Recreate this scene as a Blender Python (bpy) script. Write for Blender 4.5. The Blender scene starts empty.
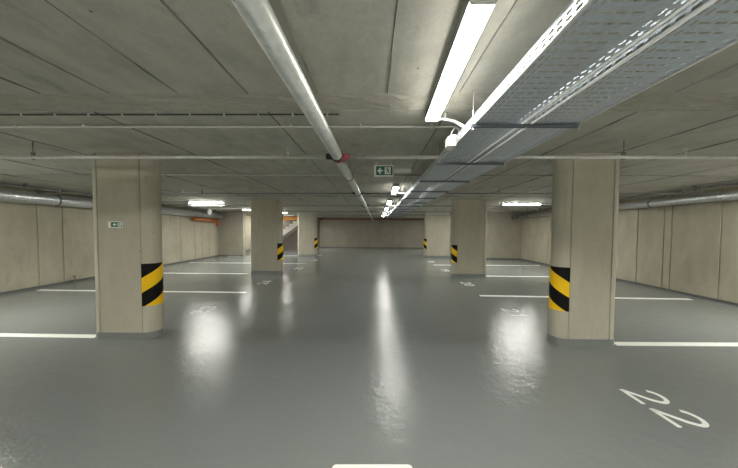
import bpy, bmesh, math, random
from mathutils import Vector, Matrix
random.seed(7)
PI = math.pi
scene = bpy.context.scene
COL = scene.collection
H = 2.5            # clear height of the garage
EYE = 1.5
SK = .010           # crosswise lines of the building run this much off the X axis
# the viewpoint: a wide lens, turned, dipped and rolled by a fraction of a degree
FOC, YAW, PITCH, ROLL = 266.0, .015, .033, .006
SHIFT_Y = .0065
CROT = Matrix.Rotation(YAW, 3, 'Z') @ Matrix.Rotation(PI / 2 - PITCH, 3, 'X') @ Matrix.Rotation(ROLL, 3, 'Z')
def W(x, y, z=0.0):
    """first survey (level, straight viewpoint) -> point of the same horizontal plane with the true viewpoint"""
    return WP(373 + 266 * x / y, 230 - 266 * (z - EYE) / y, z)
def WP(px, py, z=0.0):
    d = CROT @ Vector(((px - 369) / FOC, -(py - 234 - SHIFT_Y * 738) / FOC, -1))
    t = (z - EYE) / d.z
    return d.x * t, d.y * t

# ------------------------------------------------------------------ helpers
class MB:
    """collects shapes (world coordinates) and links them as ONE mesh object"""
    def __init__(self):
        self.v, self.f, self.m, self.uv = [], [], [], {}
        self.smooth = []
    def add(self, vs, fs, mi=0, smooth=False):
        o = len(self.v)
        self.v += [tuple(p) for p in vs]
        for f in fs:
            self.f.append(tuple(i + o for i in f)); self.m.append(mi); self.smooth.append(smooth)
        return o
    def box(self, x0, x1, y0, y1, z0, z1, mi=0):
        vs = [(x, y, z) for z in (z0, z1) for y in (y0, y1) for x in (x0, x1)]
        self.add(vs, [(0, 2, 3, 1), (4, 5, 7, 6), (0, 1, 5, 4), (2, 6, 7, 3), (0, 4, 6, 2), (1, 3, 7, 5)], mi)
        return self
    def tube(self, pts, r, seg=14, mi=0, cap=True, closed=False):
        pts = [Vector(p) for p in pts]; n = len(pts); rings = []
        rr = r if isinstance(r, (list, tuple)) else [r] * n
        up = None
        vs = []
        for i, p in enumerate(pts):
            if closed: t = (pts[(i + 1) % n] - pts[i - 1])
            else: t = (pts[min(i + 1, n - 1)] - pts[max(i - 1, 0)])
            t.normalize()
            if up is None:
                up = Vector((0, 0, 1)) if abs(t.z) < .9 else Vector((1, 0, 0))
            s = t.cross(up)
            if s.length < 1e-6: s = t.cross(Vector((0.3, 1, 0.2)))
            s.normalize(); u = s.cross(t).normalized(); up = u
            for k in range(seg):
                a = 2 * PI * k / seg
                vs.append(p + (s * math.cos(a) + u * math.sin(a)) * rr[i])
        fs = []
        for i in range(n if closed else n - 1):
            j = (i + 1) % n
            for k in range(seg):
                l = (k + 1) % seg
                fs.append((i * seg + k, i * seg + l, j * seg + l, j * seg + k))
        o = self.add(vs, fs, mi, True)
        if cap and not closed:
            self.f.append(tuple(o + k for k in reversed(range(seg)))); self.m.append(mi); self.smooth.append(False)
            self.f.append(tuple(o + (n - 1) * seg + k for k in range(seg))); self.m.append(mi); self.smooth.append(False)
        return self
    def prism(self, poly, z0, z1, mi=0, smooth=False):
        """poly: counter-clockwise xy outline"""
        n = len(poly)
        vs = [(x, y, z0) for x, y in poly] + [(x, y, z1) for x, y in poly]
        self.add(vs, [tuple(reversed(range(n))), tuple(range(n, 2 * n))], mi)
        o = len(self.v) - 2 * n
        for i in range(n):
            j = (i + 1) % n
            self.f.append((o + i, o + j, o + n + j, o + n + i)); self.m.append(mi); self.smooth.append(smooth)
        return self
    def prism_y(self, poly, y0, y1, mi=0):
        """poly in xz, counter-clockwise seen from -Y"""
        n = len(poly)
        vs = [(x, y0, z) for x, z in poly] + [(x, y1, z) for x, z in poly]
        fs = [tuple(range(n)), tuple(reversed(range(n, 2 * n)))]
        for i in range(n):
            j = (i + 1) % n
            fs.append((j, i, n + i, n + j))
        self.add(vs, fs, mi)
        return self
    def ball(self, c, rx, ry, rz, nu=14, nv=8, mi=0):
        vs, fs = [], []
        for i in range(nv + 1):
            th = PI * i / nv
            for k in range(nu):
                ph = 2 * PI * k / nu
                vs.append((c[0] + rx * math.sin(th) * math.cos(ph), c[1] + ry * math.sin(th) * math.sin(ph), c[2] + rz * math.cos(th)))
        for i in range(nv):
            for k in range(nu):
                l = (k + 1) % nu
                fs.append((i * nu + k, (i + 1) * nu + k, (i + 1) * nu + l, i * nu + l))
        self.add(vs, fs, mi, True)
        return self
    def build(self, name, mats, parent=None, bevel=0, kind=None, label=None):
        off = wloc(parent) if parent else Vector((0, 0, 0))
        me = bpy.data.meshes.new(name)
        me.from_pydata([Vector(p) - off for p in self.v], [], self.f)
        for i, p in enumerate(me.polygons):
            p.material_index = self.m[i]; p.use_smooth = self.smooth[i]
        if not isinstance(mats, (list, tuple)): mats = [mats]
        for m in mats: me.materials.append(m)
        bm = bmesh.new(); bm.from_mesh(me)
        bmesh.ops.remove_doubles(bm, verts=bm.verts, dist=1e-6)
        bmesh.ops.recalc_face_normals(bm, faces=bm.faces)
        bm.to_mesh(me); bm.free()
        o = bpy.data.objects.new(name, me); COL.objects.link(o)
        if parent: o.parent = parent
        if bevel:
            md = o.modifiers.new('bevel', 'BEVEL'); md.width = bevel; md.segments = 2; md.limit_method = 'ANGLE'
        if kind: o['kind'] = kind
        if label: o['label'] = label
        return o

def wloc(o):
    l = Vector((0, 0, 0))
    while o: l += o.location; o = o.parent
    return l

def thing(name, loc, label, cat, group=None):
    o = bpy.data.objects.new(name, None); COL.objects.link(o)
    o.location = loc; o.empty_display_size = .1
    o['label'] = label; o['category'] = cat; o['kind'] = 'thing'
    if group: o['group'] = group
    return o

def tag(o, label, cat, group=None):
    o['label'] = label; o['category'] = cat; o['kind'] = 'thing'
    if group: o['group'] = group
    return o

# ------------------------------------------------------------------ materials
def nodes(name):
    m = bpy.data.materials.new(name); m.use_nodes = True
    nt = m.node_tree; b = nt.nodes['Principled BSDF']
    return m, nt, b

def plain(name, col, rough=.6, metal=0, spec=.5):
    m, nt, b = nodes(name)
    b.inputs['Base Color'].default_value = (*col, 1); b.inputs['Roughness'].default_value = rough
    b.inputs['Metallic'].default_value = metal; b.inputs['Specular IOR Level'].default_value = spec
    # faint dirt variation
    tc = nt.nodes.new('ShaderNodeTexCoord'); n = nt.nodes.new('ShaderNodeTexNoise'); n.inputs['Scale'].default_value = 9
    n.inputs['Detail'].default_value = 4
    mr = nt.nodes.new('ShaderNodeMapRange'); mr.inputs['To Min'].default_value = .88; mr.inputs['To Max'].default_value = 1.1
    mx = nt.nodes.new('ShaderNodeMix'); mx.data_type = 'RGBA'; mx.blend_type = 'MULTIPLY'; mx.inputs['Factor'].default_value = 1
    mx.inputs['A'].default_value = (*col, 1)
    nt.links.new(tc.outputs['Object'], n.inputs['Vector']); nt.links.new(n.outputs['Fac'], mr.inputs['Value'])
    nt.links.new(mr.outputs['Result'], mx.inputs['B']); nt.links.new(mx.outputs['Result'], b.inputs['Base Color'])
    return m

def concrete(name, base, dark, stretch=(1, 1, 1), rough=.85, streak=.5, pores=.6, bump=.25, smudge=.35):
    m, nt, b = nodes(name); L = nt.links.new; N = nt.nodes.new
    tc = N('ShaderNodeTexCoord')
    mp = N('ShaderNodeMapping'); mp.inputs['Scale'].default_value = stretch; L(tc.outputs['Object'], mp.inputs['Vector'])
    n1 = N('ShaderNodeTexNoise'); n1.inputs['Scale'].default_value = .9; n1.inputs['Detail'].default_value = 6; n1.inputs['Roughness'].default_value = .6
    L(tc.outputs['Object'], n1.inputs['Vector'])
    n2 = N('ShaderNodeTexNoise'); n2.inputs['Scale'].default_value = 3.2; n2.inputs['Detail'].default_value = 5; n2.inputs['Roughness'].default_value = .65
    L(mp.outputs['Vector'], n2.inputs['Vector'])
    n3 = N('ShaderNodeTexNoise'); n3.inputs['Scale'].default_value = 45; n3.inputs['Detail'].default_value = 3
    L(tc.outputs['Object'], n3.inputs['Vector'])
    r1 = N('ShaderNodeMapRange'); r1.inputs['From Min'].default_value = .32; r1.inputs['From Max'].default_value = .68; L(n1.outputs['Fac'], r1.inputs['Value'])
    r2 = N('ShaderNodeMapRange'); r2.inputs['From Min'].default_value = .35; r2.inputs['From Max'].default_value = .7; L(n2.outputs['Fac'], r2.inputs['Value'])
    av = N('ShaderNodeMath'); av.operation = 'MULTIPLY_ADD'; av.inputs[1].default_value = streak; L(r2.outputs['Result'], av.inputs[0])
    a2 = N('ShaderNodeMath'); a2.operation = 'MULTIPLY'; a2.inputs[1].default_value = 1 - streak; L(r1.outputs['Result'], a2.inputs[0]); L(a2.outputs[0], av.inputs[2])
    mx = N('ShaderNodeMix'); mx.data_type = 'RGBA'; mx.inputs['A'].default_value = (*dark, 1); mx.inputs['B'].default_value = (*base, 1)
    L(av.outputs[0], mx.inputs['Factor'])
    # air holes
    vo = N('ShaderNodeTexVoronoi'); vo.inputs['Scale'].default_value = 7; L(tc.outputs['Object'], vo.inputs['Vector'])
    th = N('ShaderNodeMath'); th.operation = 'LESS_THAN'; th.inputs[1].default_value = .055; L(vo.outputs['Distance'], th.inputs[0])
    rnd = N('ShaderNodeSeparateColor'); L(vo.outputs['Color'], rnd.inputs['Color'])
    th2 = N('ShaderNodeMath'); th2.operation = 'GREATER_THAN'; th2.inputs[1].default_value = .7; L(rnd.outputs['Red'], th2.inputs[0])
    pm = N('ShaderNodeMath'); pm.operation = 'MULTIPLY'; L(th.outputs[0], pm.inputs[0]); L(th2.outputs[0], pm.inputs[1])
    pm2 = N('ShaderNodeMath'); pm2.operation = 'MULTIPLY'; pm2.inputs[1].default_value = pores; L(pm.outputs[0], pm2.inputs[0])
    mx2 = N('ShaderNodeMix'); mx2.data_type = 'RGBA'; mx2.inputs['B'].default_value = (*[c * .45 for c in dark], 1)
    L(pm2.outputs[0], mx2.inputs['Factor']); L(mx.outputs['Result'], mx2.inputs['A'])
    # stray darker smudges
    n5 = N('ShaderNodeTexNoise'); n5.inputs['Scale'].default_value = 1.6; n5.inputs['Detail'].default_value = 7; n5.inputs['Roughness'].default_value = .7
    L(mp.outputs['Vector'], n5.inputs['Vector'])
    r5 = N('ShaderNodeMapRange'); r5.inputs['From Min'].default_value = .58; r5.inputs['From Max'].default_value = .74; r5.inputs['To Max'].default_value = smudge; L(n5.outputs['Fac'], r5.inputs['Value'])
    mx5 = N('ShaderNodeMix'); mx5.data_type = 'RGBA'; mx5.inputs['B'].default_value = (*[c * .5 for c in dark], 1)
    L(r5.outputs['Result'], mx5.inputs['Factor']); L(mx2.outputs['Result'], mx5.inputs['A']); mx2 = mx5
    # fine grain
    r3 = N('ShaderNodeMapRange'); r3.inputs['To Min'].default_value = .9; r3.inputs['To Max'].default_value = 1.1; L(n3.outputs['Fac'], r3.inputs['Value'])
    mx3 = N('ShaderNodeMix'); mx3.data_type = 'RGBA'; mx3.blend_type = 'MULTIPLY'; mx3.inputs['Factor'].default_value = 1
    L(mx2.outputs['Result'], mx3.inputs['A']); L(r3.outputs['Result'], mx3.inputs['B'])
    L(mx3.outputs['Result'], b.inputs['Base Color'])
    b.inputs['Roughness'].default_value = rough; b.inputs['Specular IOR Level'].default_value = .3
    bp = N('ShaderNodeBump'); bp.inputs['Strength'].default_value = bump; bp.inputs['Distance'].default_value = .01
    L(n2.outputs['Fac'], bp.inputs['Height']); L(bp.outputs['Normal'], b.inputs['Normal'])
    return m

def metal(name, col, rough=.38, met=.85, spangle=.25, scale=30):
    m, nt, b = nodes(name); L = nt.links.new; N = nt.nodes.new
    tc = N('ShaderNodeTexCoord'); vo = N('ShaderNodeTexVoronoi'); vo.inputs['Scale'].default_value = scale
    L(tc.outputs['Object'], vo.inputs['Vector'])
    sp = N('ShaderNodeSeparateColor'); L(vo.outputs['Color'], sp.inputs['Color'])
    mr = N('ShaderNodeMapRange'); mr.inputs['To Min'].default_value = 1 - spangle; mr.inputs['To Max'].default_value = 1.05; L(sp.outputs['Red'], mr.inputs['Value'])
    mx = N('ShaderNodeMix'); mx.data_type = 'RGBA'; mx.blend_type = 'MULTIPLY'; mx.inputs['Factor'].default_value = 1
    mx.inputs['A'].default_value = (*col, 1); L(mr.outputs['Result'], mx.inputs['B']); L(mx.outputs['Result'], b.inputs['Base Color'])
    r2 = N('ShaderNodeMapRange'); r2.inputs['To Min'].default_value = rough - .06; r2.inputs['To Max'].default_value = rough + .1; L(sp.outputs['Green'], r2.inputs['Value'])
    L(r2.outputs['Result'], b.inputs['Roughness']); b.inputs['Metallic'].default_value = met
    return m

def emit(name, col, strength):
    m, nt, b = nodes(name)
    b.inputs['Base Color'].default_value = (.9, .9, .88, 1)
    b.inputs['Emission Color'].default_value = (*col, 1); b.inputs['Emission Strength'].default_value = strength
    b.inputs['Roughness'].default_value = .4
    return m

def floor_material():
    m, nt, b = nodes('grey_epoxy_floor'); L = nt.links.new; N = nt.nodes.new
    tc = N('ShaderNodeTexCoord')
    n1 = N('ShaderNodeTexNoise'); n1.inputs['Scale'].default_value = .45; n1.inputs['Detail'].default_value = 5; L(tc.outputs['Object'], n1.inputs['Vector'])
    mx = N('ShaderNodeMix'); mx.data_type = 'RGBA'; mx.inputs['A'].default_value = (.182, .197, .189, 1); mx.inputs['B'].default_value = (.216, .233, .223, 1)
    L(n1.outputs['Fac'], mx.inputs['Factor'])
    n4 = N('ShaderNodeTexNoise'); n4.inputs['Scale'].default_value = 160; n4.inputs['Detail'].default_value = 2; L(tc.outputs['Object'], n4.inputs['Vector'])
    r4 = N('ShaderNodeMapRange'); r4.inputs['To Min'].default_value = .93; r4.inputs['To Max'].default_value = 1.07; L(n4.outputs['Fac'], r4.inputs['Value'])
    m4 = N('ShaderNodeMix'); m4.data_type = 'RGBA'; m4.blend_type = 'MULTIPLY'; m4.inputs['Factor'].default_value = 1
    L(mx.outputs['Result'], m4.inputs['A']); L(r4.outputs['Result'], m4.inputs['B']); L(m4.outputs['Result'], b.inputs['Base Color'])
    n2 = N('ShaderNodeTexNoise'); n2.inputs['Scale'].default_value = 1.3; n2.inputs['Detail'].default_value = 4; L(tc.outputs['Object'], n2.inputs['Vector'])
    rr = N('ShaderNodeMapRange'); rr.inputs['From Min'].default_value = 0; rr.inputs['From Max'].default_value = 1
    rr.inputs['To Min'].default_value = FLOOR_ROUGH[0]; rr.inputs['To Max'].default_value = FLOOR_ROUGH[1]; L(n2.outputs['Fac'], rr.inputs['Value'])
    L(rr.outputs['Result'], b.inputs['Roughness'])
    b.inputs['Specular IOR Level'].default_value = .46
    n3 = N('ShaderNodeTexNoise'); n3.inputs['Scale'].default_value = 5; n3.inputs['Detail'].default_value = 6; n3.inputs['Roughness'].default_value = .68; L(tc.outputs['Object'], n3.inputs['Vector'])
    bp = N('ShaderNodeBump'); bp.inputs['Strength'].default_value = 1.0; bp.inputs['Distance'].default_value = .0085
    L(n3.outputs['Fac'], bp.inputs['Height']); L(bp.outputs['Normal'], b.inputs['Normal'])
    return m

def hazard_material():
    m, nt, b = nodes('hazard_stripes'); L = nt.links.new; N = nt.nodes.new
    uv = N('ShaderNodeUVMap'); uv.uv_map = 'wrap'
    s = N('ShaderNodeSeparateXYZ'); L(uv.outputs['UV'], s.inputs['Vector'])
    k = N('ShaderNodeMath'); k.operation = 'MULTIPLY_ADD'; k.inputs[1].default_value = -.70; L(s.outputs['X'], k.inputs[0]); L(s.outputs['Y'], k.inputs[2])
    d = N('ShaderNodeMath'); d.operation = 'SUBTRACT'; d.inputs[1].default_value = .632; L(k.outputs[0], d.inputs[0])
    md = N('ShaderNodeMath'); md.operation = 'FLOORED_MODULO'; md.inputs[1].default_value = .4; L(d.outputs[0], md.inputs[0])
    lt = N('ShaderNodeMath'); lt.operation = 'LESS_THAN'; lt.inputs[1].default_value = .2; L(md.outputs[0], lt.inputs[0])
    mx = N('ShaderNodeMix'); mx.data_type = 'RGBA'; mx.inputs['A'].default_value = (.004, .004, .004, 1); mx.inputs['B'].default_value = (.88, .53, .012, 1)
    L(lt.outputs[0], mx.inputs['Factor']); L(mx.outputs['Result'], b.inputs['Base Color'])
    b.inputs['Roughness'].default_value = .6; b.inputs['Specular IOR Level'].default_value = .15
    return m

FLOOR_ROUGH = (.09, .24)
LAMP = 105.0
M = dict(
    floor=floor_material(),
    ceil=concrete('ceiling_concrete', (.56, .545, .47), (.35, .337, .287), (1.6, .85, 1), streak=.6, pores=.9, smudge=.85),
    joint=concrete('rough_joint_concrete', (.52, .50, .425), (.33, .31, .255), (3, 6, 1), streak=.5, pores=1, bump=1.0, smudge=.8),
    fin=concrete('board_joint_concrete', (.34, .325, .275), (.07, .066, .055), (3, .8, 1), streak=.7),
    wall=concrete('wall_concrete', (.465, .43, .33), (.33, .305, .235), (1.2, 1.2, .35), streak=.5, pores=.8, smudge=.5),
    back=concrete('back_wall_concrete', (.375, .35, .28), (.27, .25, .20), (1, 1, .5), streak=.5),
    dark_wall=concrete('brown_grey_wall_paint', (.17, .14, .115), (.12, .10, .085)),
    pillar=concrete('pillar_concrete', (.50, .47, .375), (.36, .338, .268), (1.5, 1.5, .4), streak=.45, pores=.8),
    cove=plain('grey_floor_paint', (.185, .20, .19), .35),
    skirt=plain('dark_grey_skirting_paint', (.10, .105, .098), .45),
    paint=plain('white_road_paint', (.84, .85, .80), .5),
    hazard=hazard_material(),
    galv=metal('galvanised_steel', (.70, .72, .73), .34, .65),
    tray=metal('galvanised_tray_steel', (.60, .65, .71), .45, .55, .12, 60),
    pipe=metal('grey_pipe_steel', (.72, .73, .70), .36, .6, .14, 22),
    thin=metal('thin_pipe_steel', (.66, .66, .62), .34, .55, .12, 40),
    zinc=plain('bright_zinc_edge', (.88, .89, .88), .3),
    mid=metal('dull_pipe_steel', (.27, .275, .265), .42, .6, .1),
    rod=metal('threaded_rod_steel', (.22, .22, .21), .5, .7, .1),
    strut=metal('channel_steel', (.16, .175, .20), .5, .6, .1),
    black=plain('black_rubber', (.02, .02, .02), .6),
    red=plain('red_clamp_paint', (.33, .035, .06), .45),
    dred=plain('dark_red_pipe_paint', (.26, .03, .035), .5),
    orange=plain('orange_plastic_pipe', (.38, .125, .04), .4),
    lit_orange=plain('lit_orange_plastic_pipe', (.80, .34, .07), .4),  # orange pipe with lamplight put into its colour, brighter than the other drain pipe
    white=plain('white_plastic', (.75, .75, .72), .45),
    conduit=plain('pale_plastic_conduit', (.55, .55, .50), .45),
    dim=plain('grey_lamp_housing', (.30, .31, .30), .5),
    glow=emit('lamp_diffuser', (1.0, .99, .93), LAMP),
    strong_glow=emit('stronger_lamp_diffuser', (1.0, .99, .93), LAMP * 4.8),
    side_glow=emit('side_lamp_diffuser', (1.0, .99, .93), LAMP * 2.5),
    bay_glow=emit('bay_lamp_diffuser', (1.0, .99, .93), LAMP * 1.7),
    soft_glow=emit('weaker_lamp_diffuser', (1.0, .99, .93), LAMP * .55),
    green=plain('sign_green', (.006, .135, .075), .5),
    cable=plain('dark_cable', (.035, .033, .03), .6),
    door=plain('brown_door_paint', (.10, .045, .032), .5),
    stair=concrete('pale_stair_concrete', (.80, .78, .72), (.66, .64, .58)),
)

# ------------------------------------------------------------------ the setting
YB, YF = -7.0, 22.4
floor = MB().box(-10.2, 8.3, YB - .3, 22.8, -.2, 0).build('floor', M['floor'], kind='structure')

c = MB()
c.box(-10.2, 8.3, YB - .3, 1.98, H, H + .2)
c.box(-10.2, 8.3, 2.27, 22.8, H, H + .2)
# rough pour joint between the two slabs: a lumpy strip
nx = 240; ny = 7
vs, fs = [], []
for j in range(ny + 1):
    for i in range(nx + 1):
        edge = j in (0, ny)
        z = H + .004 + (0 if edge else random.uniform(-.012, .008))
        vs.append((-10.2 + 18.5 * i / nx, 1.98 + .29 * j / ny + (0 if edge else random.uniform(-.012, .012)), z))
for j in range(ny):
    for i in range(nx):
        a = j * (nx + 1) + i
        fs.append((a, a + 1, a + nx + 2, a + nx + 1))
c.add(vs, fs, 1)
def fin(c, x0, y0, x1, y1, w, h):
    d = Vector((x1 - x0, y1 - y0, 0)).normalized(); s = Vector((-d.y, d.x, 0)) * w
    p, q = Vector((x0, y0, H)), Vector((x1, y1, H))
    n = max(2, int((q - p).length / .25))
    pts = []
    for i in range(n + 1):
        o = p.lerp(q, i / n) + s * random.uniform(-.35, .35)
        hh = h * random.uniform(.25, 1.15)
        pts += [o - s, o + s, o + Vector((0, 0, -hh))]
    ff = []
    for i in range(n):
        a, b2 = 3 * i, 3 * i + 3
        ff += [(a, a + 2, b2 + 2, b2), (a + 2, a + 1, b2 + 1, b2 + 2)]
    c.add(pts, ff, 2)
for k in range(-14, 16):
    x = .1 + .515 * k
    fin(c, x, -3, x, 1.97, .0055, .013 if k < 0 else .005)
for x in (-6.9, -5.4, -3.9, -2.4, -.9, .62, 2.2, 3.1, 3.9, 5.4, 6.9):
    fin(c, x, 2.28, x + .05, 22.3, .007, .010)
for y in (4.85, 7.9, 11.0, 14.1, 17.2):
    fin(c, -9, y, 7.6, y, .008, .012)
c.build('ceiling', [M['ceil'], M['joint'], M['fin']], kind='structure')

def wall_y(name, xf, y0, y1, joints, out, mat, base):
    """wall running along Y with grooved panel joints; out = -1 to the left, +1 to the right"""
    pts = [(xf(y0), y0)]
    for y in sorted(joints):
        x = xf(y)
        pts += [(x, y - .016), (x + out * .02, y - .010), (x + out * .02, y + .010), (x, y + .016)]
    pts.append((xf(y1), y1))
    poly = pts + [(xf(y1) + out * .3, y1), (xf(y0) + out * .3, y0)]
    MB().prism(poly, -.05, H + .05).build(name, mat, kind='structure')
    MB().prism([(xf(y0), y0), (xf(y1), y1), (xf(y1) - out * .018, y1), (xf(y0) - out * .014, y0)], 0, .055).build(base, M['skirt'], kind='structure')
def wall_x(name, x0, x1, y, joints, mat, base, th=.3, face=-1):
    """wall along X whose visible face looks towards -Y (face=-1) or +Y"""
    pts = [(x0, y)]
    for x in sorted(joints):
        pts += [(x - .022, y), (x - .018, y - face * .04), (x + .018, y - face * .04), (x + .022, y)]
    pts.append((x1, y))
    poly = pts + [(x1, y - face * th), (x0, y - face * th)]
    MB().prism(poly, -.05, H + .05).build(name, mat, kind='structure')
    if base: MB().box(x0, x1, min(y, y + face * .018), max(y, y + face * .018), 0, .055).build(base, M['skirt'], kind='structure')
def through(p, q): return lambda y: p[0] + (q[0] - p[0]) * (y - p[1]) / (q[1] - p[1])
xl = through(WP(0, 295), WP(218, 256))
xr = through(WP(738, 306), WP(520, 259.2))
def on_wall(f, px):
    """Y at which the sight line of survey column px meets the wall x = f(y)"""
    x, y = WP(px, 300); k = x / y
    return f(0) / (k - (f(1) - f(0)))
YA, YR = WP(230, 256)[1], WP(500, 259.2)[1]      # the alcove wall on the left, the recess wall on the right
wall_y('wall_left', xl, YB, 19.6, [-4.6, -1.6, 1.4, 4.3] + [on_wall(xl, p) for p in (40, 65, 182, 196, 203, 210)], -1, M['wall'], 'baseboard_left')
wall_y('wall_right', xr, YB, YR + .3, [-4.6, -1.6, 1.4, 4.3] + [on_wall(xr, p) for p in (546, 590, 635, 661, 668.5, 717.5)], 1, M['wall'], 'baseboard_right')
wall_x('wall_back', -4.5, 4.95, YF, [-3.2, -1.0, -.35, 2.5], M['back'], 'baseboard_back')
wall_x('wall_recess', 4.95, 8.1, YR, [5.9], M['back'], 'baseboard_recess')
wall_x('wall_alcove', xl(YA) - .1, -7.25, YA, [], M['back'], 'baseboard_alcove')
wall_x('wall_stair', -9.3, -4.5, 19.6, [], M['dark_wall'], 'baseboard_stair')
wall_x('wall_front', -8.6, 7.7, YB, [-6, -3, 0, 3, 6], M['wall'], 'baseboard_front', face=1)
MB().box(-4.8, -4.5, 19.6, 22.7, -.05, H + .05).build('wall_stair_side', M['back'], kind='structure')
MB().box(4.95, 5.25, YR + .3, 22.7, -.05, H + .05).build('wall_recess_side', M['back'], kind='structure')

# ------------------------------------------------------------------ floor paint
def strip(x0, y0, x1, y1, w):
    d = Vector((x1 - x0, y1 - y0)).normalized(); s = Vector((-d.y, d.x)) * w / 2
    return [(x0 - s.x, y0 - s.y), (x1 - s.x, y1 - s.y), (x1 + s.x, y1 + s.y), (x0 + s.x, y0 + s.y)]
def bay_line(x0, y0, x1, y1, label, w=.115):
    x0, y0 = W(x0, y0); x1, y1 = W(x1, y1)
    MB().prism(strip(x0, y0, x1, y1, w), .0005, .003).build('bay_line', M['paint'], floor, label=label)
bay_line(-8.3, 3.90, -3.88, 3.75, 'white bay line running to the nearest left pillar')
bay_line(-8.34, 6.64, -3.05, 6.38, 'white bay line between the first and second left pillars')
bay_line(-8.38, 9.30, -4.30, 9.12, 'white bay line running to the second left pillar')
bay_line(-8.42, 12.24, -2.99, 11.88, 'white bay line between the second and third left pillars')
bay_line(-8.3, 15.2, -3.0, 15.62, 'white bay line at the third left pillar')
bay_line(3.17, 3.505, 7.0, 3.45, 'white bay line running to the nearest right pillar')
bay_line(2.44, 6.07, 6.87, 5.76, 'white bay line between the first and second right pillars')
bay_line(3.70, 8.66, 6.9, 8.45, 'white bay line running to the second right pillar')
bay_line(2.59, 11.4, 7.0, 11.2, 'white bay line between the second and third right pillars')
r = .03
dash = []
for cx, cy, a0 in ((.25 - r, 1.70 - r, 0), (-.26 + r, 1.70 - r, PI / 2), (-.26 + r, 1.58 + r, PI), (.25 - r, 1.58 + r, 1.5 * PI)):
    dash += [(cx + r * math.cos(a0 + i * PI / 8), cy + r * math.sin(a0 + i * PI / 8)) for i in range(5)]
dash = [W(a, b) for a, b in dash]
MB().prism(dash, .0005, .003).build('aisle_dash', M['paint'], floor, label='short white painted dash in the middle of the aisle')

def arc(cx, cy, rx, ry, a0, a1, n=12):
    return [(cx + rx * math.cos(math.radians(a0 + (a1 - a0) * i / n)), cy + ry * math.sin(math.radians(a0 + (a1 - a0) * i / n))) for i in range(n + 1)]
DIG = {
    '2': [arc(.5, .72, .40, .235, 165, -25, 14) + [(.72, .47), (.045, .07)], [(.0, .06), (1, .06)]],
    '1': [[(.2, .75), (.55, .96), (.55, 0)]],
    '0': [arc(.5, .5, .4, .44, 0, 360, 24)],
    '9': [arc(.5, .68, .38, .27, 0, 360, 20), [(.88, .68), (.80, .35), (.45, .03)]],
    '8': [arc(.5, .74, .33, .20, 0, 360, 18), arc(.5, .28, .40, .24, 0, 360, 18)],
    '3': [arc(.46, .74, .36, .21, 160, -88, 14), arc(.46, .29, .42, .24, 88, -160, 14)],
    '4': [[(.75, 0), (.75, .96), (.05, .28), (1, .28)]],
    '5': [[(.9, .93), (.2, .93), (.12, .52)] + arc(.45, .33, .43, .28, 130, -150, 14)],
    '6': [arc(.5, .30, .38, .26, 0, 360, 20), [(.12, .30), (.25, .65), (.62, .97)]],
}
def stroke(mb, pts, w, f):
    n = len(pts); closed = (Vector(pts[0]) - Vector(pts[-1])).length < 1e-4
    P = [Vector(p) for p in pts]; Lp, Rp = [], []
    for i in range(n):
        a = P[i - 1] if i else (P[-2] if closed else P[0]); b2 = P[i + 1] if i < n - 1 else (P[1] if closed else P[-1])
        d1 = (P[i] - a); d2 = (b2 - P[i])
        d1 = d1.normalized() if d1.length > 1e-6 else d2.normalized(); d2 = d2.normalized() if d2.length > 1e-6 else d1
        t = (d1 + d2); t = t.normalized() if t.length > 1e-3 else d1
        s = Vector((-t.y, t.x)); k = 1 / max(.45, abs(s.dot(Vector((-d1.y, d1.x)))))
        Lp.append(P[i] + s * w / 2 * k); Rp.append(P[i] - s * w / 2 * k)
    for i in range(n - 1):
        q = [Lp[i], Rp[i], Rp[i + 1], Lp[i + 1]]
        lo = [f(*p, .0005) for p in q]; hi = [f(*p, .003) for p in q]
        mb.add(lo + hi, [(0, 1, 2, 3), (7, 6, 5, 4), (0, 4, 5, 1), (1, 5, 6, 2), (2, 6, 7, 3), (3, 7, 4, 0)])
def bay_number(txt, x, y, side, label, w=.215, h=.28, pitch=.275):
    """side +1: read looking towards +X (right bays), -1: towards -X; x,y = lower left corner of the first digit"""
    root = None; x, y = W(x, y)
    for k, ch in enumerate(txt):
        mb = MB()
        for s in DIG[ch]:
            pts = [(k * pitch + u * w, v * h) for u, v in s]
            stroke(mb, pts, .034, lambda u, v, z: (x + side * v, y - side * u, z))
        o = mb.build('bay_number' if root is None else 'digit', M['paint'], root or floor)
        if root is None: root = o; o['label'] = label
bay_number('22', 2.315, 2.505, 1, 'white painted 22 on the floor of the nearest right bay', h=.30)
bay_number('21', 2.42, 5.06, 1, 'white painted 21 behind the nearest right pillar')
bay_number('20', 2.49, 7.64, 1, 'white painted 20 in front of the second right pillar')
bay_number('19', 2.54, 10.15, 1, 'white painted 19 beyond the second right pillar')
bay_number('18', 2.62, 12.85, 1, 'white painted 18 in front of the third right pillar')
bay_number('23', -3.02, 4.72, -1, 'white painted 23 behind the nearest left pillar')
bay_number('24', -2.95, 7.35, -1, 'white painted 24 in front of the second left pillar')
bay_number('25', -2.75, 10.1, -1, 'white painted 25 beyond the second left pillar')
bay_number('26', -2.75, 12.9, -1, 'white painted 26 in front of the third left pillar')

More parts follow.
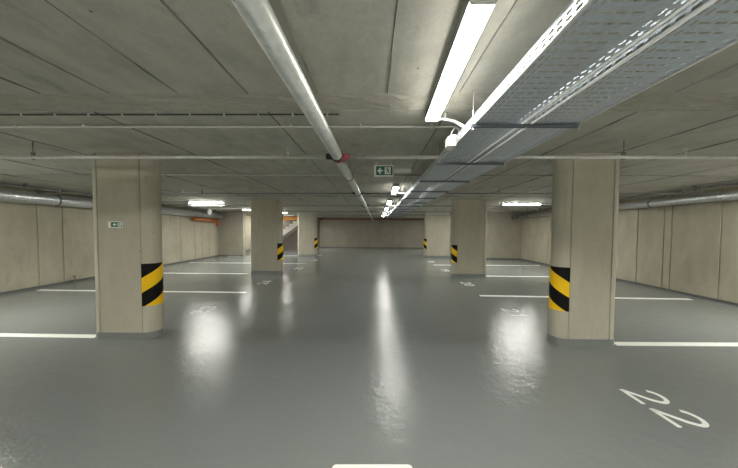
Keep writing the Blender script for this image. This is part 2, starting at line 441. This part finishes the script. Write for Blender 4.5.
# ------------------------------------------------------------------ pillars
R = .138
def stadium(xa, xb, yf, grow=0, notch=True, n=14):
    """outline, counter-clockwise, of a pillar with half-round ends"""
    yc = yf + R; r = R + grow; g = .010; d = .012
    pts = []
    def seam(x, top):
        y = yc + (r if top else -r); s = -1 if top else 1
        q = [(x - g, y), (x - g * .6, y + s * d), (x + g * .6, y + s * d), (x + g, y)]
        return q[::-1] if top else q
    pts += seam(xa, False) if notch else [(xa, yc - r)]
    pts += seam(xb, False) if notch else [(xb, yc - r)]
    pts += [(xb + r * math.cos(a), yc + r * math.sin(a)) for a in [(-PI / 2 + PI * i / n) for i in range(1, n)]]
    pts += seam(xb, True) if notch else [(xb, yc + r)]
    pts += seam(xa, True) if notch else [(xa, yc + r)]
    pts += [(xa + r * math.cos(a), yc + r * math.sin(a)) for a in [(PI / 2 + PI * i / n) for i in range(1, n)]]
    return pts
def pillar(xa, xb, yf, inner, label):
    (xa, ya), (xb, yb) = W(xa, yf), W(xb, yf); yf = (ya + yb) / 2
    root = thing('concrete_pillar', ((xa + xb) / 2, yf + R, 0), label, 'pillar', 'concrete pillars along the aisle')
    sh = MB().prism(stadium(xa, xb, yf), 0, H).build('shaft', M['pillar'], root)
    MB().prism(stadium(xa, xb, yf, .008, False), 0, .095).build('painted_base', M['cove'], root, label='grey painted base')
    # hazard wrap on the half-round end that faces the aisle
    xc = xb if inner > 0 else xa; yc = yf + R; n = 24; z0, z1 = .455, 1.03
    vs, fs, uvs = [], [], []
    for rr in (R + .001, R + .005):
        for z in (z0, z1):
            for i in range(n + 1):
                a = PI * i / n
                vs.append((xc + inner * rr * math.sin(a), yc - rr * math.cos(a), z)); uvs.append((R * a, z))
    q = n + 1
    for i in range(n):
        fs += [(2 * q + i, 2 * q + i + 1, 3 * q + i + 1, 3 * q + i), (i + 1, i, q + i, q + i + 1),
               (q + i, 3 * q + i, 3 * q + i + 1, q + i + 1), (i, i + 1, 2 * q + i + 1, 2 * q + i)]
    fs += [(0, 2 * q, 3 * q, q), (n, q + n, 3 * q + n, 2 * q + n)]
    me = bpy.data.meshes.new('hazard_wrap'); me.from_pydata([Vector(p) - root.location for p in vs], [], fs)
    ul = me.uv_layers.new(name='wrap')
    for l in me.loops: ul.data[l.index].uv = uvs[l.vertex_index]
    me.materials.append(M['hazard'])
    bm = bmesh.new(); bm.from_mesh(me); bmesh.ops.recalc_face_normals(bm, faces=bm.faces); bm.to_mesh(me); bm.free()
    o = bpy.data.objects.new('hazard_wrap', me); COL.objects.link(o); o.parent = root
    o['label'] = 'black and yellow striped hazard wrap'
    return root
pillar(-3.745, -3.148, 3.65, 1, 'nearest left concrete pillar, with the small green exit sign on it')
pillar(-4.13, -3.285, 9.17, 1, 'left concrete pillar, second from the viewer, rounded ends and striped wrap')
pillar(-4.20, -3.34, 15.2, 1, 'left concrete pillar farthest from the viewer, beside the gap showing the stairs')
pillar(2.515, 3.03, 3.43, -1, 'nearest right concrete pillar, behind the white 22 on the floor')
pillar(2.694, 3.518, 8.53, -1, 'right concrete pillar, second from the viewer, behind the white 20')
pillar(2.94, 4.10, 14.56, -1, 'right concrete pillar farthest from the viewer, partly hidden by the second one')

# ------------------------------------------------------------------ ceiling lights
def lamp(cx, cy, length, label, along='y', skew=0.0, w=.118, group='linear ceiling lights', glow='glow'):
    if group == 'linear ceiling lights': cx, cy = W(cx, cy, H - .072)
    root = thing('ceiling_light', (cx, cy, H), label, 'ceiling light', group)
    h = length / 2; zb = H - .072; zm = H - .058
    def P(u, v, z):          # u along, v across
        if along == 'y': return (cx + v + skew * u, cy + u, z)
        return (cx + u, cy + v, z)
    def tray(u0, u1, prof):
        n = len(prof)
        vs = [P(u0, v, z) for v, z in prof] + [P(u1, v, z) for v, z in prof]
        return vs, [tuple(range(n)), tuple(reversed(range(n, 2 * n)))] + [(i, n + i, n + (i + 1) % n, (i + 1) % n) for i in range(n)]
    w2 = w / 2
    mb = MB(); mb.add(*tray(-h, h, [(-w2, zm), (-w2, H), (w2, H), (w2, zm)])); mb.build('housing', M['dim'], root)
    d2 = w2 - .002
    prof = [(-d2, zm), (-d2 + .001, zb + .005), (-d2 + .006, zb), (d2 - .006, zb), (d2 - .001, zb + .005), (d2, zm)]
    mb = MB(); mb.add(*tray(-h + .012, h - .012, prof)); mb.build('diffuser', M[glow], root)
    for s in (-1, 1):
        mb = MB(); u = sorted((s * h, s * (h - .012)))
        mb.add(*tray(u[0], u[1], [(-w2, zm), (-w2, zb + .005), (-w2 + .006, zb - .001), (w2 - .006, zb - .001), (w2, zb + .005), (w2, zm)]))
        mb.build('end_cap', M['white'], root)
    return root
LG = 'linear ceiling lights'
lamp(.477, 1.68, 1.19, 'big glowing linear light overhead, nearest of the row above the aisle', skew=.042, w=.108, glow='soft_glow')
lamp(.52, 6.35, 1.2, 'second glowing linear light of the row above the aisle', skew=.02, glow='soft_glow')
lamp(.56, 9.13, 1.2, 'third glowing linear light of the row above the aisle', skew=.02, glow='soft_glow')
lamp(.60, 11.9, 1.2, 'fourth glowing linear light of the row above the aisle', skew=.02, glow='soft_glow')
lamp(.64, 14.7, 1.2, 'fifth glowing linear light of the row above the aisle', skew=.02, glow='soft_glow')
lamp(.68, 17.5, 1.2, 'farthest glowing linear light of the row, before the back wall', skew=.02, glow='soft_glow')
lamp(-5.72, 9.16, 1.22, 'glowing crosswise light in left bays between first and second pillars', 'x', glow='bay_glow')
lamp(5.45, 9.8, 1.3, 'glowing crosswise light in right bays between first and second pillars', 'x', glow='bay_glow')
lamp(-5.5, 12.5, 1.22, 'glowing crosswise light mostly hidden behind the second left pillar', 'x', glow='bay_glow')
lamp(-5.3, 14.6, 1.22, 'glowing crosswise light seen right of the second left pillar', 'x', glow='bay_glow')
lamp(4.55, 12.4, 1.22, 'glowing crosswise light hidden behind the second right pillar', 'x', glow='bay_glow')
lamp(4.45, 19.2, 1.2, 'added unseen crosswise light behind the farthest right pillar', 'x', glow='bay_glow')  # unseen lamp, added so the back wall gets more light
lamp(-4.33, 19.0, 1.2, 'added unseen lengthwise light behind the farthest left pillar', glow='bay_glow')  # also added, no lamp known here; brightens the far end from the left
lamp(-7.2, 18.3, 1.2, 'added unseen crosswise light above the staircase, behind the second left pillar', 'x', glow='bay_glow')  # put in to brighten the stairs, never in view itself
for (x, y, al) in ((-6.3, 3.45, 'x'), (6.2, 3.45, 'x'), (-5.7, -3.2, 'x'), (5.6, -3.2, 'x'), (.4, -1.6, 'y'), (.35, -4.8, 'y')):
    lamp(x, y, 1.2, 'linear ceiling light outside the view, beside or behind the viewer', al, group='lights out of view', glow='side_glow' if y > 0 else 'strong_glow')

# small unlit emergency light beside the hanging sign
root = thing('emergency_light', (.48, 4.4, H), 'short unlit white box light on ceiling right of hanging exit sign', 'emergency light')
MB().box(.34, .62, 4.37, 4.43, H - .03, H).build('housing', M['white'], root)
MB().box(.345, .615, 4.372, 4.428, H - .065, H - .03).build('cover', M['white'], root, bevel=.006)

# ------------------------------------------------------------------ main pipe
zP = EYE + .82
xm = through(W(-.4385, .948, zP), W(-.068, 18.2, zP))
root = thing('main_pipe', (xm(3), 3, zP), 'thick silver pipe running along the aisle ceiling to the back wall', 'pipe')
MB().tube([(xm(-5), -5, zP), (xm(YF - .13), YF - .13, zP)], .058, 28).build('pipe', M['pipe'], root)
ringset = lambda y0, y1, r: [(xm(y), y, zP) for y in (y0, y1)]
# red mechanical tee with its black gasket strap where the near branch crosses
MB().tube(ringset(2.965, 3.045, 0), .066, 28).tube([(xm(3) + .05, 3.0, zP), (xm(3) + .125, 3.0, zP)], .03, 16) \
    .box(xm(3) + .045, xm(3) + .08, 2.96, 3.05, zP - .055, zP - .02).build('red_coupling', M['red'], root, label='red coupling')
MB().tube(ringset(2.935, 2.965, 0), .068, 28).tube([(xm(3) - .125, 3.0, zP), (xm(3) - .05, 3.0, zP)], .034, 16) \
    .build('rubber_strap', M['black'], root, label='black strap and cap')
def hanger(parent, x, y, z, r, mat, rodmat):
    ring = MB(); ring.tube([(x + r * math.cos(a), y, z + r * math.sin(a)) for a in [2 * PI * i / 24 for i in range(24)]], .007, 8, closed=True)
    ring.box(x - .014, x + .014, y - .012, y + .012, z + r - .004, z + r + .03)
    o = ring.build('hanger_clamp', mat, parent)
    MB().tube([(x, y, z + r + .02), (x, y, H)], .005, 8).build('rod', rodmat, o)
hanger(root, xm(4.15), 4.15, zP, .063, M['dred'], M['rod'])
for y in (5.97, 9.05, 12.0, 15.0, 18.0):
    MB().tube(ringset(y - .03, y + .03, 0), .067, 24).tube([(xm(y) - .12, y, zP), (xm(y) + .12, y, zP)], .028, 12).build('branch_collar', M['black'], root)
for y in (7.4, 10.5, 13.5, 16.5): hanger(root, xm(y), y, zP, .063, M['rod'], M['rod'])

# ------------------------------------------------------------------ sprinkler branch pipes
def branch(y, label, r, mat='mid'):
    root = thing('sprinkler_pipe', (0, y, zP), label, 'sprinkler pipe', 'sprinkler branch pipes')
    x0, x1 = xl(y) + .36, xr(min(y, YR)) - .35
    if y > 14: x0, x1 = -7.5, 4.9
    A, B = W(-3, y, zP), W(3, y, zP); yy = lambda x: A[1] + (B[1] - A[1]) * (x - A[0]) / (B[0] - A[0])
    xp = xm(y)
    MB().tube([(x0, yy(x0), zP), (xp - .1, yy(xp), zP)], r, 12).tube([(xp + .1, yy(xp), zP), (x1, yy(x1), zP)], r, 12).build('pipe', M[mat], root)
    for x in (-6.6, -3.95, 2.76, 6.6):
        if x0 < x < x1: hanger(root, x, yy(x), zP, r + .006, M['rod'], M['rod'])
    for x in (-7.4, -4.4, -.97, 3.43, 7.0):
        if not x0 < x < x1: continue
        y = yy(x)
        s = MB().tube([(x, y, zP + r * .8), (x, y, zP + r + .035)], .009, 10)
        s.tube([(x - .012, y, zP + r + .03), (x - .014, y, zP + r + .06), (x, y, zP + r + .075), (x + .014, y, zP + r + .06), (x + .012, y, zP + r + .03)], .003, 6)
        s.tube([(x, y, zP + r + .074), (x, y, zP + r + .078)], .017, 12)
        s.build('sprinkler_head', M['thin'], root)
branch(3.0, 'thin grey sprinkler pipe crossing nearest, through the red coupling', .020, 'thin')
branch(5.97, 'second thin sprinkler pipe crossing the ceiling, beyond the hanging exit sign', .015)
branch(9.05, 'third thin sprinkler pipe crossing above the second pair of pillars', .015)
branch(12.0, 'fourth thin sprinkler pipe crossing, before the third pair of pillars', .015)
branch(15.0, 'farthest thin sprinkler pipe crossing above the third pair of pillars', .015)

# conduits and cables on the ceiling
def clip(parent, x, y, z, r, mat):
    MB().box(x - .008, x + .008, y - r - .004, y + r + .004, z - r - .003, H).build('clip', mat, parent)
y = 2.55; z = H - .025; SK = W(1, y, z)[1] - W(0, y, z)[1]
root = thing('conduit', (-3, y, z), 'pale conduit clipped across the ceiling just behind the rough joint, ending at cable tray', 'conduit')
MB().tube([(xl(y) + .02, y - SK * 8.3, z), (.70, y, z), (.76, y - .01, z - .005), (.79, y - .03, z - .03), (.80, y - .05, z - .12)], .011, 10).build('tube', M['conduit'], root)
for k in range(14): clip(root, -8.1 + k * .665, y + SK * (-8.1 + k * .665), z, .011, M['conduit'])
y = 2.31; z = H - .012
root = thing('ceiling_cable', (-3, y, z), 'dark thin cable with pale clips beside the rough ceiling joint', 'cable')
MB().tube([(xl(y) + .02, y - SK * 8.3, z), (-.3, y, z)], .0065, 8).build('cable', M['cable'], root)
for k in range(27): xk = -8.12 + k * .297; MB().box(xk - .007, xk + .007, y + SK * xk - .009, y + SK * xk + .009, H - .024, H).build('clip', M['conduit'], root)
y = 4.8; z = H - .02
root = thing('conduit', (-3, y, z), 'thin pale conduit across the left ceiling, just behind nearest left pillar', 'conduit')
MB().tube([(-4.75, y, z), (-.30, y, z)], .011, 10).build('tube', M['conduit'], root)
for k in range(8): clip(root, -4.7 + k * .6, y, z, .011, M['conduit'])
# feed to the nearest lamp
root = thing('lamp_cable', (.62, 2.3, H - .04), 'white flexible hose from the nearest light to the cable tray', 'cable')
MB().tube([(.515, 2.26, H - .045), (.56, 2.30, H - .05), (.62, 2.31, H - .055), (.68, 2.28, H - .08), (.74, 2.2, H - .16), (.77, 2.15, H - .2)], .0125, 10).build('hose', M['white'], root)
MB().box(.60, .615, 2.30, 2.325, H - .055, H).build('clip', M['white'], root)
# bay lamp feeds
def feed(x0, x1, y, label, z=H - .02, mat='white'):
    root = thing('conduit', ((x0 + x1) / 2, y, z), label, 'conduit')
    MB().tube([(x0, y, z), (x1, y, z)], .013, 10).build('tube', M[mat], root)
    n = max(2, int((x1 - x0) / .7))
    for k in range(n): clip(root, x0 + .1 + (x1 - x0 - .2) * k / (n - 1), y, z, .013, M[mat])
feed(-8.45, -6.35, 9.08, 'white conduit from left wall to the crosswise light in left bays')
feed(6.15, 6.78, 9.88, 'white conduit from right wall to the crosswise light in right bays')
def low_feed(x0, x1, y, label, drops):
    z = H - .12
    root = thing('conduit', ((x0 + x1) / 2, y, z), label, 'conduit')
    MB().tube([(x0, y, z), (x1, y, z)], .018, 10).build('tube', M['white'], root)
    for x in drops: MB().tube([(x, y, z), (x, y, H)], .012, 8).build('drop', M['white'], root)
low_feed(-7.45, -4.2, 11.3, 'white conduit hung on drops below the left ceiling, carrying a white oval unit', (-7.4, -6.5, -5.2, -4.4))
low_feed(5.0, 7.1, 12.4, 'white conduit hung on drops below the right ceiling near the recess', (5.1, 6.35, 7.2))
root = thing('oval_unit', (-6.98, 11.3, H - .25), 'white oval unit hanging under the white conduit in the left bays', 'ceiling unit')
MB().ball((-6.98, 11.28, H - .27), .10, .06, .135, 20, 12).build('body', M['white'], root)
MB().tube([(-6.98, 11.3, H - .17), (-6.98, 11.3, H - .125)], .02, 10).build('stem', M['white'], root)

# ------------------------------------------------------------------ cable trays
zT = EYE + .77
def perf(mb, A, u0, u1, vlist, slots, pitch=.05):
    """perforated sheet. A(u, v) -> point; vlist break points; slots: {column index: 't' crosswise | 'l' lengthwise}"""
    ub = [0, .010, .0195, .0305, .040, .05]
    n = int(round((u1 - u0) / pitch))
    us = []
    for k in range(n): us += [u0 + k * pitch + b for b in ub[:-1]]
    us.append(u0 + n * pitch)
    nv = len(vlist)
    vs = [A(u, v) for u in us for v in vlist]; fs = []
    for i in range(len(us) - 1):
        s = i % 5
        for j in range(nv - 1):
            t = slots.get(j)
            if t == 't' and s == 2: continue
            if t == 'l' and s in (1, 2, 3): continue
            fs.append((i * nv + j, i * nv + j + 1, (i + 1) * nv + j + 1, (i + 1) * nv + j))
    mb.add(vs, fs)
def cable_tray(x, w, label, bright, y1=15.6):
    root = thing('cable_tray', (x + w / 2, 3, zT), label, 'cable tray', 'cable trays')
    yb, yp = -1.5, 9.0
    sk = lambda y: .006 * (y - 1)
    vl = [0, .016, .026, .044, .054, .070, .112, .128, .170, .186, .228, .240, .270, .283, .293, .308, .318, w]
    sl = {1: 'l', 3: 'l', 5: 't', 7: 't', 9: 't', 13: 'l', 15: 'l'}
    mb = MB(); perf(mb, lambda u, v: (x + v + sk(u), u, zT), yb, yp, vl, sl)
    mb.add([(x + sk(yp), yp, zT), (x + w + sk(yp), yp, zT), (x + w + sk(y1), y1, zT), (x + sk(y1), y1, zT)], [(0, 1, 2, 3)])
    mb.build('tray_bottom', M['tray'], root)
    for s, xx in ((1, x), (-1, x + w)):
        mb = MB(); hl = [0, .014, .026, .038, .050, .065]
        perf(mb, lambda u, v: (xx + sk(u), u, zT + v), yb, yp, hl, {1: 'l', 3: 'l'})
        mb.add([(xx + sk(yp), yp, zT), (xx + sk(y1), y1, zT), (xx + sk(y1), y1, zT + .065), (xx + sk(yp), yp, zT + .065)], [(0, 1, 2, 3)])
        # rolled lip
        mb.box(0, 0, 0, 0, 0, 0)
        del mb.v[-8:]; del mb.f[-6:]; del mb.m[-6:]; del mb.smooth[-6:]
        mb.tube([(xx + sk(yb) , yb, zT + .065), (xx + sk(y1), y1, zT + .065)], .004, 8)
        mb.tube([(xx + sk(yb), yb, zT), (xx + sk(y1), y1, zT)], .008 if bright == s else .005, 8, mi=1)
        mb.build('side_rail', [M['tray'], M['zinc'] if bright == s else M['thin']], root)
    return root
cable_tray(.722, .335, 'perforated steel cable tray nearest the row of lights', -1)
cable_tray(1.128, .335, 'perforated steel cable tray on the outer side, away from the lights', 1)
k = 0
words = ['second', 'third', 'fourth', 'fifth', 'sixth', 'seventh', 'eighth', 'ninth', 'tenth', 'eleventh', 'twelfth', 'thirteenth']
y = 1.96
while y < 15.5:
    lab = ('nearest dark steel crossbar hung under the cable trays' if k == 0 else
           f'{words[k-1]} dark steel crossbar under the cable trays, counting from the viewer')
    s = .006 * (y - 1)
    root = thing('tray_crossbar', (1.1 + s, y, zT - .02), lab, 'support bar', 'crossbars under the cable trays')
    MB().box(.70 + s, 1.458 + s, y - .015, y + .015, zT - .024, zT - .003).build('channel', M['strut'], root)
    for x in (.713 + s, 1.093 + s, 1.468 + s):
        rod = MB().tube([(x, y, zT - .045), (x, y, H)], .0045, 8).build('rod', M['thin'], root)
        MB().tube([(x, y, zT - .042), (x, y, zT - .033)], .009, 6).build('nut', M['thin'], rod)
    y += 1.1; k += 1
root = thing('junction_box', (.69, 2.42, zT + .03), 'white junction box on the side of the inner cable tray', 'junction box')
MB().box(.672, .724, 2.36, 2.50, zT - .03, zT + .07).build('box', M['white'], root, bevel=.004)
MB().box(.655, .672, 2.38, 2.48, zT - .02, zT + .06).build('lid', M['white'], root, bevel=.003)
MB().tube([(.70, 2.43, zT + .07), (.70, 2.43, zT + .11), (.72, 2.41, zT + .14)], .008, 8).build('gland', M['white'], root)

# ------------------------------------------------------------------ ducts on the side walls
def duct(x, y0, y1, z, r, label, straps, ribs, endface=None):
    root = thing('air_duct', (xl(4) + .19 if x > 0 else xr(4) - .2, (y0 + y1) / 2, z), label, 'air duct')
    xs = (lambda y: xl(y) + x) if x > 0 else (lambda y: xr(y) + x)
    MB().tube([(xs(y0), y0, z), (xs(y1), y1, z)], r, 28).build('duct', M['galv'], root)
    for y in straps:
        ring = MB().tube([(xs(y - .02), y - .02, z), (xs(y + .02), y + .02, z)], r + .006, 28).build('joint_band', M['rod'], root)
        MB().tube([(xs(y), y, z + r), (xs(y), y, H)], .005, 8).build('rod', M['rod'], ring)
    return root
duct(.19, -6.8, YA - .05, 2.215, .135, 'large silver air duct along the top of the left wall', [-4.5, -1.5, 1.5, 4.5, 6.75, 9.8, 12.8], True)
d = duct(-.22, -6.8, YR - .2, 2.235, .092, 'slim silver air duct along the top of the right wall', [-4, -1, 2, 4.9, 7.1, 10.1, 13.0], True)
q = xr(YR) - .22; yq = YR - .25
MB().tube([(q, yq, 2.235), (q, yq + .12, 2.235), (q, yq + .2, 2.235)], .098, 24) \
    .tube([(q, yq + .05, 2.235), (q - .18, yq + .1, 2.22), (q - .34, yq + .12, 2.18)], .09, 20).build('elbow', M['rod'], d)
# cable ladders/dark pipe above the ducts
for f, x, z, y1, lab in ((xl, .5, 2.42, YA - .1, 'dark thin pipe under the ceiling above the left air duct'),
                         (xr, -.5, 2.41, YR - .1, 'dark thin pipe under the ceiling above the right air duct')):
    root = thing('service_pipe', (f(3) + x, 3, z), lab, 'pipe')
    MB().tube([(f(-6.8) + x, -6.8, z), (f(y1) + x, y1, z)], .02, 12).build('pipe', M['rod'], root)
    for k in range(11):
        yy = -5.5 + 1.9 * k
        if yy > y1 - .3: break
        MB().box(f(yy) + x - .03, f(yy) + x + .03, yy - .015, yy + .015, z - .024, H).build('bracket', M['rod'], root)

# orange drain pipes
root = thing('drain_pipe', (-8.85, 13.5, 2.0), 'orange drain pipe along the far left wall, ending in a downward elbow', 'pipe')
xo = lambda y: xl(y) + .16
MB().tube([(xo(12.3), 12.3, 1.975), (xo(YA - .5), YA - .5, 1.93)], .085, 20).build('pipe', M['orange'], root)
for yy in (12.32, 13.7): MB().tube([(xo(yy), yy, 1.975 - .016 * (yy - 12.3)), (xo(yy + .12), yy + .12, 1.973 - .016 * (yy - 12.3))], .098, 20).build('socket', M['orange'], root)
e = [(xo(YA - .6), YA - .6, 1.952), (xo(YA - .4), YA - .44, 1.94), (xo(YA) + .02, YA - .34, 1.88), (xo(YA) + .03, YA - .3, 1.78), (xo(YA) + .03, YA - .3, 1.66)]
MB().tube(e, .092, 20).build('elbow', M['orange'], root)
root = thing('drain_pipe', (-5.6, 17.3, 2.2), 'orange drain pipe crossing above the staircase', 'pipe')
MB().tube([(-7.4, 17.3, 2.24), (-4.2, 17.3, 2.22)], .11, 20).build('pipe', M['lit_orange'], root)
MB().tube([(-5.9, 17.3, 2.235), (-5.75, 17.3, 2.234)], .125, 20).build('socket', M['lit_orange'], root)
for x in (-7.0, -4.6): MB().box(x - .02, x + .02, 17.27, 17.33, 2.3, H).build('bracket', M['rod'], root)
root = thing('wall_pipe', (0, YF - .06, 2.41), 'dark red pipe along the top of the back wall', 'pipe')
MB().tube([(-4.48, YF - .07, 2.40), (4.93, YF - .07, 2.40)], .04, 14).build('pipe', M['dred'], root)
for x in (-3.5, -1.2, 1.2, 3.5): MB().box(x - .02, x + .02, YF - .12, YF, 2.35, 2.45).build('bracket', M['dred'], root)

# ------------------------------------------------------------------ staircase and door in the far left recess
run, rise, n = .245, .172, 13
x0, zz = -8.15, 0
prof = [(x0, 0)]
x = x0; z = 0
for i in range(n):
    z += rise; prof.append((x, z)); x += run; prof.append((x, z))
prof += [(x, z - .36)]
prof += [(x0 + .5, 0)]
root = thing('staircase', (x0, 18.5, 0), 'pale concrete staircase rising to the right behind the left pillars', 'staircase')
MB().prism_y(prof[::-1], 18.0, 19.3).build('flight', M['stair'], root)
MB().box(x, -4.82, 18.0, 19.3, z - .2, z).build('landing', M['stair'], root)
dr = MB().box(-9.15, -8.3, 19.54, 19.6, 0, 2.05).build('door_1', M['door'], kind='structure')
MB().tube([(-8.42, 19.52, 1.02), (-8.55, 19.52, 1.02)], .012, 8).box(-8.43, -8.40, 19.5, 19.54, .98, 1.06).build('door_handle', M['rod'], dr)

# small stub by the left wall
ys = on_wall(lambda y: xl(y) + .07, 75.5); xs = xl(ys) + .07
root = thing('pipe_stub', (xs, ys, 0), 'short dark pipe stub standing by the foot of the left wall', 'pipe')
MB().tube([(xs, ys, 0), (xs, ys, .17)], .022, 12).build('pipe', M['rod'], root)
MB().tube([(xs, ys, .15), (xs, ys, .19)], .032, 12).build('cap', M['rod'], root)

# ------------------------------------------------------------------ escape signs
def exit_face(root, cx, yf, cz, w, h, split_white=False):
    """face looking towards -Y; parts stand proud by fractions of a millimetre"""
    def flat(name, poly, mat, d, mb=None):
        m2 = MB().prism_y([(cx + u * w, cz + v * h) for u, v in poly], yf - d, yf - d + .0012)
        return m2.build(name, mat, root)
    g0 = -.40 if not split_white else -.30
    flat('green_face', [(g0, -.38), (.46, -.38), (.46, .38), (g0, .38)], M['green'], .0015)
    if split_white: ax0, ax1, s = -.19, .10, .8
    else: ax0, ax1, s = -.34, -.04, 1
    am = ax0 + (ax1 - ax0) * .5
    flat('arrow', [(ax0, 0), (am, -.27 * s), (am + .06, -.20 * s), (ax0 + .15, -.06), (ax1, -.06), (ax1, .06), (ax0 + .15, .06), (am + .06, .20 * s), (am, .27 * s)], M['white'], .003)
    d0, d1 = (.05, .36) if not split_white else (.18, .42)
    flat('door_symbol', [(d0, -.30), (d1, -.30), (d1, .30), (d0, .30)], M['white'], .003)
    c0 = (d0 + d1) / 2; k = (d1 - d0)
    P = lambda a, b: (c0 + a * k, b)
    mb = MB()
    def limb(a, b, t):
        (x1, y1), (x2, y2) = a, b
        dx, dy = (x2 - x1) * w, (y2 - y1) * h; l = math.hypot(dx, dy); nx_, ny_ = -dy / l * t * h, dx / l * t * h
        pts = [(cx + x1 * w - nx_, cz + y1 * h - ny_), (cx + x2 * w - nx_, cz + y2 * h - ny_), (cx + x2 * w + nx_, cz + y2 * h + ny_), (cx + x1 * w + nx_, cz + y1 * h + ny_)]
        mb.prism_y(pts, yf - .0045, yf - .0033)
    limb(P(-.02, .12), P(.08, -.06), .05)
    limb(P(-.02, .11), P(-.28, .06), .025); limb(P(.0, .11), P(.25, .02), .025)
    limb(P(.07, -.06), P(-.2, -.12), .03); limb(P(-.2, -.12), P(-.22, -.26), .028)
    limb(P(.08, -.06), P(.2, -.18), .03); limb(P(.2, -.18), P(.40, -.22), .028)
    hd = P(-.08, .21)
    mb.prism_y([(cx + hd[0] * w + .07 * h * math.cos(a), cz + hd[1] * h + .07 * h * math.sin(a)) for a in [2 * PI * i / 12 for i in range(12)]], yf - .0045, yf - .0033)
    mb.build('running_figure', M['green'], root)
ys = 3.9
root = thing('exit_sign', (.148, ys, 2.365), 'green and white exit sign with left arrow hanging over the aisle', 'exit sign', None)
MB().box(.010, .290, ys, ys + .025, 2.278, 2.448).build('panel', M['white'], root, bevel=.004)
exit_face(root, .15, ys, 2.363, .28, .17)
for x in (.04, .26): MB().tube([(x, ys + .012, 2.445), (x, ys + .012, H)], .004, 8).build('bracket', M['white'], root)
yc = (W(-3.72, 3.65)[1] + W(-3.17, 3.65)[1]) / 2
root = thing('exit_sign', (-3.44, yc, 1.553), 'small green exit sign fixed to the nearest left pillar', 'exit sign', None)
xs = -3.438
MB().box(xs - .099, xs + .099, yc - .004, yc + .001, 1.510, 1.595).build('panel', M['white'], root)
exit_face(root, xs, yc - .004, 1.553, .198, .085, True)

# ------------------------------------------------------------------ camera, world, output look
cam = bpy.data.cameras.new('camera'); co = bpy.data.objects.new('camera', cam); COL.objects.link(co)
cam.sensor_width = 36; cam.lens = FOC / 738 * 36; cam.clip_start = .02
cam.shift_y = SHIFT_Y
co.matrix_world = Matrix.Translation((0, 0, EYE)) @ CROT.to_4x4()
scene.camera = co
w = bpy.data.worlds.new('world'); scene.world = w; w.use_nodes = True
w.node_tree.nodes['Background'].inputs['Color'].default_value = (0, 0, 0, 1)
scene.view_settings.view_transform = 'Standard'; scene.view_settings.look = 'None'
scene.view_settings.gamma = 1; scene.view_settings.use_curve_mapping = False
scene.view_settings.exposure = 0.0
